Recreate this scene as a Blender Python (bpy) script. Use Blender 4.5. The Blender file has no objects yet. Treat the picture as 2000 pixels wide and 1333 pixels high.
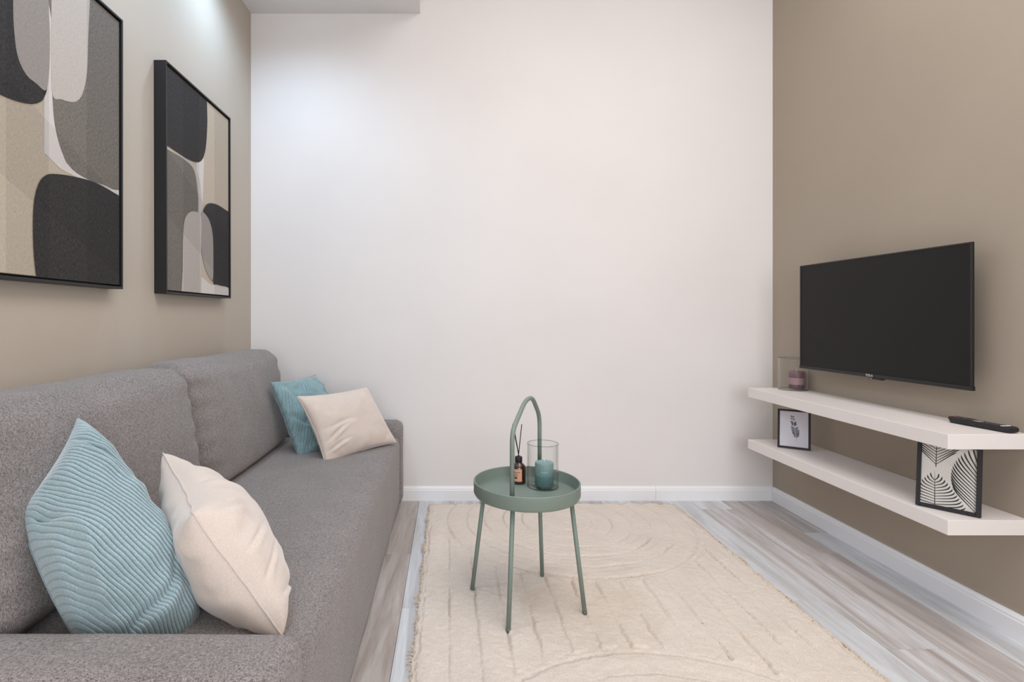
import bpy, bmesh, math, random
import numpy as np
from mathutils import Vector, Matrix, noise

random.seed(7)
S = bpy.context.scene
C = S.collection
PI = math.pi

# ------------------------------------------------------------------ camera, world, lights, exposure
F, CX, CY, CAMZ = 1045.0, 878.0, 622.0, 1.03
cam = bpy.data.cameras.new('camera')
cam.sensor_width = 36
cam.lens = F * 36 / 2000
cam.shift_x = (1000 - CX) / 2000
cam.shift_y = -(666.5 - CY) / 2000
cam.clip_start = 0.02
camo = bpy.data.objects.new('camera', cam)
C.objects.link(camo)
camo.location = (0, 0, CAMZ)
camo.rotation_euler = (PI / 2, 0, 0)
S.camera = camo

W = bpy.data.worlds.new('world')
S.world = W
W.use_nodes = True
W.node_tree.nodes['Background'].inputs[0].default_value = (.75, .85, 1, 1)
W.node_tree.nodes['Background'].inputs[1].default_value = 0.5

S.view_settings.view_transform = 'Standard'
S.view_settings.look = 'None'
S.view_settings.gamma = 1
S.view_settings.use_curve_mapping = False
S.view_settings.exposure = 0.33


def area(name, loc, target, sx, sy, power, col):
    l = bpy.data.lights.new(name, 'AREA')
    l.shape = 'RECTANGLE'
    l.size, l.size_y, l.energy, l.color = sx, sy, power, col
    o = bpy.data.objects.new(name, l)
    C.objects.link(o)
    o.location = loc
    o.rotation_euler = (Vector(target) - Vector(loc)).to_track_quat('-Z', 'Y').to_euler()
    return o


def spot(name, loc, target, angle, blend, power, col, r=.04):
    l = bpy.data.lights.new(name, 'SPOT')
    l.spot_size, l.spot_blend, l.energy, l.color, l.shadow_soft_size = math.radians(angle), blend, power, col, r
    o = bpy.data.objects.new(name, l)
    C.objects.link(o)
    o.location = loc
    o.rotation_euler = (Vector(target) - Vector(loc)).to_track_quat('-Z', 'Y').to_euler()
    return o


# added fill lamp behind the camera, warm ceiling light, cool downlights in the soffit
area('rear_fill_light', (.55, -2.0, 1.45), (.6, 3, .8), 2.3, 1.8, 55, (.98, .985, 1))
area('ceiling_panel_light', (.95, .85, 3.2), (.95, .9, 0), 1.5, 2.2, 38, (1, .965, .93))
spot('downlight_far', (-.84, 2.42, 2.735), (-.84, 2.42, 0), 160, .9, 23, (.55, .77, 1), .045)
spot('downlight_middle', (-.84, 1.5, 2.735), (-.84, 1.5, 0), 160, .9, 23, (.55, .77, 1), .045)
spot('downlight_near', (-.84, .3, 2.735), (-.84, .3, 0), 160, .9, 4, (.62, .80, 1), .045)


# ------------------------------------------------------------------ helpers
def srgb(r, g, b):
    def f(c):
        c /= 255
        return c / 12.92 if c <= .04045 else ((c + .055) / 1.055) ** 2.4
    return (f(r), f(g), f(b), 1)


def px(x, y, Y):                     # a point of the place seen at pixel x, y and standing Y metres away
    return Vector(((x - CX) * Y / F, Y, CAMZ - (y - CY) * Y / F))


def onX(x, y, X):
    Y = X * F / (x - CX)
    return Vector((X, Y, CAMZ - (y - CY) * Y / F))


def newmat(name):
    m = bpy.data.materials.new(name)
    m.use_nodes = True
    nt = m.node_tree
    return m, nt, nt.nodes['Principled BSDF']


def node(nt, t, **kw):
    n = nt.nodes.new(t)
    for k, v in kw.items():
        if k.startswith('i_'):
            n.inputs[k[2:].replace('_', ' ')].default_value = v
        else:
            setattr(n, k, v)
    return n


def plain(name, col, rough=.5, metal=0, spec=.5, bump=0, bscale=200, coat=0):
    m, nt, b = newmat(name)
    b.inputs['Base Color'].default_value = col
    b.inputs['Roughness'].default_value = rough
    b.inputs['Metallic'].default_value = metal
    b.inputs['Specular IOR Level'].default_value = spec
    if coat:
        b.inputs['Coat Weight'].default_value = coat
    if bump:
        tc = node(nt, 'ShaderNodeTexCoord')
        n = node(nt, 'ShaderNodeTexNoise', i_Scale=bscale, i_Detail=4)
        bp = node(nt, 'ShaderNodeBump', i_Strength=bump, i_Distance=.002)
        nt.links.new(tc.outputs['Object'], n.inputs['Vector'])
        nt.links.new(n.outputs['Fac'], bp.inputs['Height'])
        nt.links.new(bp.outputs['Normal'], b.inputs['Normal'])
    return m


def ramp(nt, a, b, ca, cb):
    r = node(nt, 'ShaderNodeValToRGB')
    r.color_ramp.elements[0].position = a
    r.color_ramp.elements[1].position = b
    r.color_ramp.elements[0].color = ca
    r.color_ramp.elements[1].color = cb
    return r


def fabric(name, c1, c2, scale=350, bump=.5, stretch=(1, 1, 1), sheen=.2, big=.12, dist=.002, stretch2=None):
    m, nt, b = newmat(name)
    tc = node(nt, 'ShaderNodeTexCoord')
    mp = node(nt, 'ShaderNodeMapping')
    mp.inputs['Scale'].default_value = stretch
    nt.links.new(tc.outputs['Object'], mp.inputs['Vector'])
    n = node(nt, 'ShaderNodeTexNoise', i_Scale=scale, i_Detail=3, i_Roughness=.7)
    nt.links.new(mp.outputs[0], n.inputs['Vector'])
    mp2 = node(nt, 'ShaderNodeMapping')
    mp2.inputs['Scale'].default_value = stretch2 or (stretch[2] * 1.1, stretch[0] * 1.1, stretch[1] * 1.1)
    nt.links.new(tc.outputs['Object'], mp2.inputs['Vector'])
    n2 = node(nt, 'ShaderNodeTexNoise', i_Scale=scale, i_Detail=3, i_Roughness=.7)
    nt.links.new(mp2.outputs[0], n2.inputs['Vector'])
    mx = node(nt, 'ShaderNodeMath', operation='ADD')
    nt.links.new(n.outputs['Fac'], mx.inputs[0])
    nt.links.new(n2.outputs['Fac'], mx.inputs[1])
    hf = node(nt, 'ShaderNodeMath', operation='MULTIPLY')
    hf.inputs[1].default_value = .5
    nt.links.new(mx.outputs[0], hf.inputs[0])
    r = ramp(nt, .38, .62, c1, c2)
    nt.links.new(hf.outputs[0], r.inputs['Fac'])
    nb = node(nt, 'ShaderNodeTexNoise', i_Scale=7, i_Detail=3)
    nt.links.new(tc.outputs['Object'], nb.inputs['Vector'])
    rb = ramp(nt, .3, .7, (1 - big,) * 3 + (1,), (1, 1, 1, 1))
    nt.links.new(nb.outputs['Fac'], rb.inputs['Fac'])
    mul = node(nt, 'ShaderNodeMixRGB', blend_type='MULTIPLY')
    mul.inputs['Fac'].default_value = 1
    nt.links.new(r.outputs['Color'], mul.inputs['Color1'])
    nt.links.new(rb.outputs['Color'], mul.inputs['Color2'])
    nt.links.new(mul.outputs['Color'], b.inputs['Base Color'])
    b.inputs['Roughness'].default_value = .95
    b.inputs['Specular IOR Level'].default_value = .15
    b.inputs['Sheen Weight'].default_value = sheen
    bp = node(nt, 'ShaderNodeBump', i_Strength=bump, i_Distance=dist)
    nt.links.new(hf.outputs[0], bp.inputs['Height'])
    nt.links.new(bp.outputs['Normal'], b.inputs['Normal'])
    return m


def wallpaint(name, col):
    m, nt, b = newmat(name)
    tc = node(nt, 'ShaderNodeTexCoord')
    n = node(nt, 'ShaderNodeTexNoise', i_Scale=1.6, i_Detail=3)
    nt.links.new(tc.outputs['Object'], n.inputs['Vector'])
    c2 = tuple(c * .965 for c in col[:3]) + (1,)
    r = ramp(nt, .35, .65, c2, col)
    nt.links.new(n.outputs['Fac'], r.inputs['Fac'])
    nt.links.new(r.outputs['Color'], b.inputs['Base Color'])
    b.inputs['Roughness'].default_value = .72
    b.inputs['Specular IOR Level'].default_value = .25
    n2 = node(nt, 'ShaderNodeTexNoise', i_Scale=240, i_Detail=4)
    nt.links.new(tc.outputs['Object'], n2.inputs['Vector'])
    bp = node(nt, 'ShaderNodeBump', i_Strength=.12, i_Distance=.001)
    nt.links.new(n2.outputs['Fac'], bp.inputs['Height'])
    nt.links.new(bp.outputs['Normal'], b.inputs['Normal'])
    return m


def glass(name, tint=(.985, .99, .99, 1), ior=1.5):
    m, nt, b = newmat(name)
    nt.nodes.remove(b)
    out = [n for n in nt.nodes if n.type == 'OUTPUT_MATERIAL'][0]
    t = node(nt, 'ShaderNodeBsdfTransparent')
    t.inputs[0].default_value = tint
    g = node(nt, 'ShaderNodeBsdfGlossy')
    g.inputs['Roughness'].default_value = .03
    lw = node(nt, 'ShaderNodeLayerWeight')
    pw = node(nt, 'ShaderNodeMath', operation='POWER')
    pw.inputs[1].default_value = 2.5
    nt.links.new(lw.outputs['Facing'], pw.inputs[0])
    f = node(nt, 'ShaderNodeMath', operation='MULTIPLY_ADD')
    f.inputs[1].default_value = (ior - 1)
    f.inputs[2].default_value = .008
    nt.links.new(pw.outputs[0], f.inputs[0])
    mx = node(nt, 'ShaderNodeMixShader')
    nt.links.new(f.outputs[0], mx.inputs[0])
    nt.links.new(t.outputs[0], mx.inputs[1])
    nt.links.new(g.outputs[0], mx.inputs[2])
    nt.links.new(mx.outputs[0], out.inputs[0])
    return m


def obj(name, me, mat=None, parent=None, smooth=False, loc=None):
    if isinstance(me, bmesh.types.BMesh):
        bmesh.ops.recalc_face_normals(me, faces=me.faces)
        d = bpy.data.meshes.new(name)
        me.to_mesh(d)
        me.free()
        me = d
    if mat is not None:
        for mm in (mat if isinstance(mat, (list, tuple)) else [mat]):
            me.materials.append(mm)
    if smooth:
        me.polygons.foreach_set('use_smooth', [True] * len(me.polygons))
    o = bpy.data.objects.new(name, me)
    C.objects.link(o)
    if parent is not None:
        o.parent = parent
    if loc:
        o.location = loc
    return o


def smooth_angle(o, ang=35):
    me = o.data
    me.polygons.foreach_set('use_smooth', [True] * len(me.polygons))
    me.set_sharp_from_angle(angle=math.radians(ang))
    return o


def tag(o, label, cat, group=None):
    o['label'] = label
    o['category'] = cat
    if group:
        o['group'] = group
    return o


def thing(name, label, cat, loc=(0, 0, 0), rotz=0, group=None):
    o = bpy.data.objects.new(name, None)
    C.objects.link(o)
    o.location = loc
    o.rotation_euler = (0, 0, rotz)
    o.empty_display_size = .05
    return tag(o, label, cat, group)


def struct(name, bm, m, parent=None, smooth=False):
    o = obj(name, bm, m, parent, smooth)
    if parent is None:
        o['kind'] = 'structure'
    return o


def box(bm, x0, x1, y0, y1, z0, z1, bev=0, seg=2, mi=0):
    b2 = bmesh.new()
    bmesh.ops.create_cube(b2, size=1)
    bmesh.ops.scale(b2, vec=(x1 - x0, y1 - y0, z1 - z0), verts=b2.verts)
    bmesh.ops.translate(b2, vec=((x0 + x1) / 2, (y0 + y1) / 2, (z0 + z1) / 2), verts=b2.verts)
    if bev:
        bmesh.ops.bevel(b2, geom=list(b2.edges), offset=bev, segments=seg, profile=.5, affect='EDGES')
    for f in b2.faces:
        f.material_index = mi
    t = bpy.data.meshes.new('t')
    b2.to_mesh(t)
    b2.free()
    bm.from_mesh(t)
    bpy.data.meshes.remove(t)
    return bm


def mkbox(*a, **k):
    return box(bmesh.new(), *a, **k)


def tube(pts, r, n=12, cap=True, bm=None, closed=False):
    bm = bm or bmesh.new()
    pts = [Vector(p) for p in pts]
    rings = []
    N = len(pts)
    ref = None
    for i, p in enumerate(pts):
        if closed:
            t = (pts[(i + 1) % N] - pts[i - 1]).normalized()
        else:
            t = (pts[min(i + 1, N - 1)] - pts[max(i - 1, 0)]).normalized()
        if ref is None:
            ref = t.orthogonal().normalized()
        ref = (ref - t * ref.dot(t)).normalized()
        b = t.cross(ref)
        rr = r[i] if isinstance(r, (list, tuple)) else r
        rings.append([bm.verts.new(p + (ref * math.cos(a) + b * math.sin(a)) * rr) for a in [2 * PI * k / n for k in range(n)]])
    rng = range(N) if closed else range(N - 1)
    for i in rng:
        a, b = rings[i], rings[(i + 1) % N]
        for k in range(n):
            bm.faces.new((a[k], a[(k + 1) % n], b[(k + 1) % n], b[k]))
    if cap and not closed:
        bm.faces.new(rings[0])
        bm.faces.new(rings[-1][::-1])
    return bm


def lathe(prof, n=48, bm=None, closed=False):
    bm = bm or bmesh.new()
    rings = []
    for r, z in prof:
        if r < 1e-6:
            rings.append([bm.verts.new((0, 0, z))])
        else:
            rings.append([bm.verts.new((r * math.cos(2 * PI * k / n), r * math.sin(2 * PI * k / n), z)) for k in range(n)])
    R = list(zip(rings, rings[1:]))
    if closed:
        R.append((rings[-1], rings[0]))
    for a, b in R:
        if len(a) == 1 and len(b) == 1:
            continue
        for k in range(n):
            k2 = (k + 1) % n
            if len(a) == 1:
                bm.faces.new((a[0], b[k2], b[k]))
            elif len(b) == 1:
                bm.faces.new((a[k], a[k2], b[0]))
            else:
                bm.faces.new((a[k], a[k2], b[k2], b[k]))
    return bm


def fillet(pts, r, n=5):             # round the inner corners of a polyline
    out = [Vector(pts[0])]
    for a, b, c in zip(pts, pts[1:], pts[2:]):
        a, b, c = Vector(a), Vector(b), Vector(c)
        d1, d2 = (a - b), (c - b)
        rr = min(r, d1.length * .45, d2.length * .45)
        p, q = b + d1.normalized() * rr, b + d2.normalized() * rr
        for i in range(n + 1):
            t = i / n
            out.append(p * (1 - t) ** 2 + b * 2 * t * (1 - t) + q * t * t)
    out.append(Vector(pts[-1]))
    return out


def puffy(size, n, rad, puff=(0, 0, 0), amp=0.0, freq=6, seed=0, shape=None):
    hx, hy, hz = [s / 2 for s in size]
    h = np.array([hx, hy, hz])
    bm = bmesh.new()
    cache = {}
    cnt = n

    def lin(k, c):
        return -1 + 2 * k / c

    def get(p):
        key = tuple(round(c, 5) for c in p)
        if key in cache:
            return cache[key]
        q = np.array(p) * h
        inner = np.clip(q, -(h - rad), h - rad)
        d = q - inner
        L = np.linalg.norm(d)
        if L > 1e-9:
            q = inner + d / L * rad
        a = np.array(p)
        w = 1 - a ** 2
        for ax in range(3):
            if puff[ax]:
                o1, o2 = [k for k in range(3) if k != ax]
                q[ax] += a[ax] * puff[ax] * (max(w[o1], 0) * max(w[o2], 0)) ** .6
        v = Vector(q)
        if amp:
            nv = noise.noise_vector(v * freq + Vector((seed * 3.1, seed, -seed)))
            v += nv * amp
            v += noise.noise_vector(v * freq * 3.1 + Vector((seed, -seed, 9))) * amp * .3
        if shape:
            v = shape(v, p)
        cache[key] = bm.verts.new(v)
        return cache[key]
    for ax in range(3):
        o1, o2 = [k for k in range(3) if k != ax]
        for s in (-1, 1):
            for i in range(cnt[o1]):
                for j in range(cnt[o2]):
                    vs = []
                    for (di, dj) in ((0, 0), (1, 0), (1, 1), (0, 1)):
                        p = [0, 0, 0]
                        p[ax] = s
                        p[o1] = lin(i + di, cnt[o1])
                        p[o2] = lin(j + dj, cnt[o2])
                        vs.append(get(tuple(p)))
                    bm.faces.new(vs)
    return bm


def text_mesh(body, size, thick=.0004):
    cu = bpy.data.curves.new('lettering', 'FONT')
    cu.body = body
    cu.size = size
    cu.extrude = thick
    cu.align_x = 'CENTER'
    cu.align_y = 'CENTER'
    o = bpy.data.objects.new('lettering_src', cu)
    C.objects.link(o)
    bpy.context.view_layer.update()
    me = bpy.data.meshes.new_from_object(o.evaluated_get(bpy.context.evaluated_depsgraph_get()))
    bpy.data.objects.remove(o)
    return me


# ------------------------------------------------------------------ materials
M_back = wallpaint('white_wall_paint', srgb(227, 223, 222))
M_left = wallpaint('warm_grey_wall_paint', srgb(190, 180, 168))
M_right = wallpaint('taupe_wall_paint', srgb(170, 158, 144))
M_ceil = wallpaint('ceiling_paint', srgb(226, 224, 224))
M_base = plain('baseboard_lacquer', srgb(236, 236, 239), .4)
M_shelf = plain('shelf_white_foil', srgb(232, 225, 222), .42, bump=.03, bscale=60)
M_black = plain('black_frame_lacquer', srgb(22, 22, 25), .45)
M_blackmat = plain('black_matte_wood', srgb(27, 26, 31), .6)
M_green = plain('sage_powder_coat', srgb(122, 136, 128), .5, bump=.05, bscale=500)
M_sofa = fabric('grey_melange_weave', srgb(74, 68, 67), srgb(172, 165, 163), 820, .6, (1, .2, 1), .2, .10, .002, (.2, 1, .2))
M_dark = plain('dark_seam_thread', srgb(86, 80, 78), .9)
M_blue = fabric('blue_corduroy', srgb(128, 151, 159), srgb(166, 186, 193), 420, .3, (1, 1, 1), .5, .12, .001)
M_teal = fabric('teal_corduroy', srgb(104, 134, 141), srgb(146, 172, 178), 420, .3, (1, 1, 1), .5, .12, .001)
M_cream = fabric('cream_velvet', srgb(204, 190, 181), srgb(216, 203, 194), 300, .08, (1, 1, 1), .5, .05, .001)
M_rug = fabric('cream_cotton_pile', srgb(216, 202, 190), srgb(238, 227, 216), 300, .8, (1, 1, 1), .2, .07, .004)
M_rug2 = plain('tan_cotton_tuft', srgb(216, 196, 175), .95)
M_glass = glass('clear_glass')
M_glass_rim = glass('glass_edge', (.72, .77, .77, 1), 1.5)
M_cap = plain('grey_plastic_cap', srgb(96, 106, 100), .5)
M_wick = plain('wick', srgb(235, 230, 220), .9)


def floor_mat(name, ca, cb, cd):
    m, nt, b = newmat(name)
    tc = node(nt, 'ShaderNodeTexCoord')
    oi = node(nt, 'ShaderNodeObjectInfo')
    ad = node(nt, 'ShaderNodeVectorMath', operation='MULTIPLY_ADD')
    nt.links.new(oi.outputs['Random'], ad.inputs[0])
    ad.inputs[1].default_value = (37, 61, 13)
    nt.links.new(tc.outputs['Object'], ad.inputs[2])
    mp = node(nt, 'ShaderNodeMapping')
    mp.inputs['Scale'].default_value = (11, .9, 1)
    nt.links.new(ad.outputs[0], mp.inputs['Vector'])
    n = node(nt, 'ShaderNodeTexNoise', i_Scale=1.6, i_Detail=8, i_Roughness=.62, i_Distortion=.7)
    nt.links.new(mp.outputs[0], n.inputs['Vector'])
    r = ramp(nt, .36, .66, cd, cb)
    e = r.color_ramp.elements.new(.5)
    e.color = ca
    nt.links.new(n.outputs['Fac'], r.inputs['Fac'])
    mp2 = node(nt, 'ShaderNodeMapping')
    mp2.inputs['Scale'].default_value = (90, 3.5, 1)
    nt.links.new(ad.outputs[0], mp2.inputs['Vector'])
    n2 = node(nt, 'ShaderNodeTexNoise', i_Scale=2.2, i_Detail=5, i_Roughness=.7)
    nt.links.new(mp2.outputs[0], n2.inputs['Vector'])
    r2 = ramp(nt, .35, .62, (.74, .73, .72, 1), (1.03, 1.03, 1.03, 1))
    nt.links.new(n2.outputs['Fac'], r2.inputs['Fac'])
    mul = node(nt, 'ShaderNodeMixRGB', blend_type='MULTIPLY')
    mul.inputs['Fac'].default_value = .45
    nt.links.new(r.outputs['Color'], mul.inputs['Color1'])
    nt.links.new(r2.outputs['Color'], mul.inputs['Color2'])
    nt.links.new(mul.outputs['Color'], b.inputs['Base Color'])
    b.inputs['Roughness'].default_value = .42
    b.inputs['Specular IOR Level'].default_value = .35
    bp = node(nt, 'ShaderNodeBump', i_Strength=.12, i_Distance=.001)
    nt.links.new(n2.outputs['Fac'], bp.inputs['Height'])
    nt.links.new(bp.outputs['Normal'], b.inputs['Normal'])
    return m


M_pl = [floor_mat('vinyl_plank_light', srgb(208, 210, 214), srgb(224, 227, 232), srgb(192, 191, 193)),
        floor_mat('vinyl_plank_warm', srgb(190, 182, 179), srgb(208, 205, 205), srgb(170, 160, 156)),
        floor_mat('vinyl_plank_mid', srgb(192, 187, 186), srgb(214, 214, 218), srgb(170, 162, 159))]

# ------------------------------------------------------------------ room
XL, XR, YB, YF, ZS, ZC = -1.125, 1.83, 3.03, -2.2, 2.756, 3.3
floor = struct('floor', mkbox(XL - .1, XR + .1, YF - .1, YB + .1, -.12, -.006), plain('screed', srgb(120, 112, 106), .9))
pl_w = .17
col_info = {}
joints = {0: 2.346, -1: 1.665, -11: 2.335, 1: 1.35, -2: 1.95, -10: 1.9}
mats = {0: (1, 1), -1: (0, 2), 1: (2, 0), -11: (1, 1), -10: (0, 0), -2: (0, 0), -12: (1, 2)}
k = -16
while 1.53 + k * pl_w < XR:
    x0, x1 = max(1.53 + k * pl_w, XL), min(1.53 + (k + 1) * pl_w, XR)
    if x1 - x0 > .01:
        j = joints.get(k, 2.9 - ((k * 7) % 5) * .24)
        ys = [j]
        while ys[-1] > YF:
            ys.append(ys[-1] - 1.22)
        while ys[0] < YB:
            ys.insert(0, ys[0] + 1.22)
        c = 0
        for ya, yb in zip(ys, ys[1:]):
            a, b_ = min(ya, YB), max(yb, YF)
            if a - b_ < .02:
                continue
            g = .0007
            bm = mkbox(x0 + g, x1 - g, b_ + g, a - g, -.006, 0, bev=.0007, seg=1)
            cen = Vector(((x0 + x1) / 2, (a + b_) / 2, 0))
            bmesh.ops.translate(bm, vec=-cen, verts=bm.verts)
            mi = mats.get(k, None)
            mi = mi[min(c, 1)] if mi else random.choice((0, 0, 1, 2))
            obj('plank', bm, M_pl[mi], floor, loc=cen)
            c += 1
    k += 1

struct('wall_back', mkbox(XL - .1, XR + .1, YB, YB + .1, 0, ZC + .1), M_back)
struct('wall_left', mkbox(XL - .1, XL, YF, YB, 0, ZC + .1), M_left)
struct('wall_right', mkbox(XR, XR + .1, YF, YB, 0, ZC + .1), M_right)
bmw = bmesh.new()                                      # wall behind the camera with an added window opening
box(bmw, XL - .1, -.65, YF - .1, YF, 0, ZC + .1)
box(bmw, 1.75, XR + .1, YF - .1, YF, 0, ZC + .1)
box(bmw, -.65, 1.75, YF - .1, YF, 0, .55)
box(bmw, -.65, 1.75, YF - .1, YF, 2.55, ZC + .1)
struct('wall_rear', bmw, M_back)
wf = bmesh.new()
for a in ((-.65, -.60, .55, 2.55), (1.70, 1.75, .55, 2.55), (.525, .575, .55, 2.55), (-.6, 1.7, .55, .60), (-.6, 1.7, 2.5, 2.55)):
    box(wf, a[0], a[1], YF - .07, YF - .01, a[2], a[3], bev=.004)
win = struct('added_window_1', wf, M_base)  # unseen window, added to go with the rear fill lamp
for a in ((-.6, .525), (.575, 1.7)):
    obj('pane', mkbox(a[0], a[1], YF - .045, YF - .04, .6, 2.5), M_glass, win)
struct('ceiling', mkbox(XL, XR, YF, YB, ZC, ZC + .1), M_ceil)
struct('trim_1', mkbox(XL, -.166, YF, YB, ZS, ZC), M_ceil)          # lowered soffit


def baseboard(name, L, cuts):                           # profiled board, local x along it, y out of the wall
    bm = bmesh.new()
    prof = [(0, 0), (.015, 0), (.015, .058), (.0125, .062), (.0125, .068), (.009, .073), (.006, .078), (0, .079)]
    for a, b in zip([0] + cuts, cuts + [L]):
        v0 = [bm.verts.new((a + .0006, y, z)) for y, z in prof]
        v1 = [bm.verts.new((b - .0006, y, z)) for y, z in prof]
        n = len(prof)
        for i in range(n):
            bm.faces.new((v0[i], v0[(i + 1) % n], v1[(i + 1) % n], v1[i]))
        bm.faces.new(v0)
        bm.faces.new(v1[::-1])
    return struct(name, bm, M_base)


xb = (1281 - CX) * 3.015 / F
o = baseboard('baseboard_back', XR - XL, [XR - xb])
o.location = (XR, YB, 0)
o.rotation_euler = (0, 0, PI)
o = baseboard('baseboard_right', YB - YF - .015, [3.2])
o.location = (XR, YF, 0)
o.rotation_euler = (0, 0, PI / 2)
o = baseboard('baseboard_left', YB - YF - .015, [2.5])
o.location = (XL, YB - .015, 0)
o.rotation_euler = (0, 0, -PI / 2)

# ------------------------------------------------------------------ sofa
sofa = thing('sofa', 'long low grey melange fabric sofa along the left wall with two back cushions', 'sofa', (-.69, 1.87, 0))


def sofa_part(name, bm, mat=M_sofa, parent=None, smooth=True):
    o = obj(name, bm, mat, parent or sofa, smooth)
    return o


def at_sofa(bm, x, y, z):
    bmesh.ops.translate(bm, vec=(x - (-.69 if True else 0), y - 1.87, z), verts=bm.verts)
    return bm


SX0, SX1 = -1.10, -.262
SY0, SY1 = .80, 2.965
ARM = .125
ZSEAT, ZARM = .405, .472
# upholstered base and seat between the arms
bm = puffy((SX1 - SX0, SY1 - SY0 - 2 * ARM, ZSEAT - .03), (16, 40, 8), .028, (0, 0, .012), .0022, 4, 1)
sofa_part('seat', at_sofa(bm, (SX0 + SX1) / 2, (SY0 + SY1) / 2, .03 + (ZSEAT - .03) / 2))
for i, (yc, AT, ZA) in enumerate(((SY0 + .0765, .153, .481), (SY1 - ARM / 2, ARM, ZARM))):
    bm = puffy((SX1 - SX0 + .01, AT - .004, ZA - .025), (24, 8, 14), .034, (0, .004, .004), .0015, 5, 5 + i)
    sofa_part('arm', at_sofa(bm, (SX0 + SX1) / 2 + .003, yc, .025 + (ZA - .025) / 2))
bm = puffy((.09, SY1 - SY0 - .01, .70 - .03), (4, 30, 10), .03, (0, 0, 0), .001, 4, 3)
sofa_part('backrest_frame', at_sofa(bm, SX0 + .035, (SY0 + SY1) / 2, .03 + .335))
for fx in (SX0 + .1, SX1 - .1):
    for fy in (SY0 + .12, SY1 - .12):
        b2 = lathe([(0, 0), (.02, 0), (.024, .035), (0, .035)], 16)
        sofa_part('foot', at_sofa(b2, fx, fy, 0), M_blackmat)


def back_cushion(y0, y1, zt, seed, th=.235, lean=.13):
    hgt = zt - ZSEAT
    w = y1 - y0

    def shp(v, p):
        # fuller low, thinner at the top, softly sagging upper edge, slight lean to the wall
        t = (v.z / hgt + .5)
        v = v.copy()
        v.x *= 1.02 - .20 * t
        v.z -= .010 * math.exp(-((v.y + w * .03) / (w * .22)) ** 2) * t
        e = abs(p[1])
        if e > .72:                                    # puckers running in from the side seams
            v.x += .0045 * math.sin(v.z * 88 + seed) * (e - .72) / .28 * (1 if p[0] > 0 else .3)
        v.x -= lean * (t - .1) * hgt * .9
        return v
    bm = puffy((th, w, hgt), (10, 34, 26), .052, (.030, .010, .016), .005, 5, seed, shp)
    cx = -.80 - th / 2 - .012
    c = Vector((cx, (y0 + y1) / 2, ZSEAT + hgt / 2))
    o = sofa_part('back_cushion', at_sofa(bm, c.x, c.y, c.z + .004))
    # seam cord running round the front face
    pts = []
    hw, hh, r = w / 2 - .018, hgt / 2 - .018, .05
    path = []
    for (sx, sz) in ((1, 1), (-1, 1), (-1, -1), (1, -1)):
        for q in range(7):
            a = {(1, 1): 0, (-1, 1): PI / 2, (-1, -1): PI, (1, -1): 1.5 * PI}[(sx, sz)] + q * PI / 12
            path.append((sx * (hw - r) + r * math.cos(a), sz * (hh - r) + r * math.sin(a)))
    dense = []
    for i in range(len(path)):
        a, b = path[i], path[(i + 1) % len(path)]
        n = max(1, int(math.hypot(b[0] - a[0], b[1] - a[1]) / .03))
        for q in range(n):
            dense.append((a[0] + (b[0] - a[0]) * q / n, a[1] + (b[1] - a[1]) * q / n))
    P3 = []
    for (yy, zz) in dense:
        v = Vector((th / 2 - .022, yy, zz))
        v = shp(v, (1, yy / hw * .98, zz / hh))
        P3.append(v + Vector((0, 0, .004)))
    sb = tube(P3, .0032, 6, closed=True)
    return o, sb, c


for (y0, y1, zt, sd) in ((.962, 1.80, .855, 11), (1.815, 2.735, .862, 23)):
    o, sb, c = back_cushion(y0, y1, zt, sd)
    seam = sofa_part('seam', at_sofa(sb, c.x, c.y, c.z), M_sofa, o)


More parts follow.
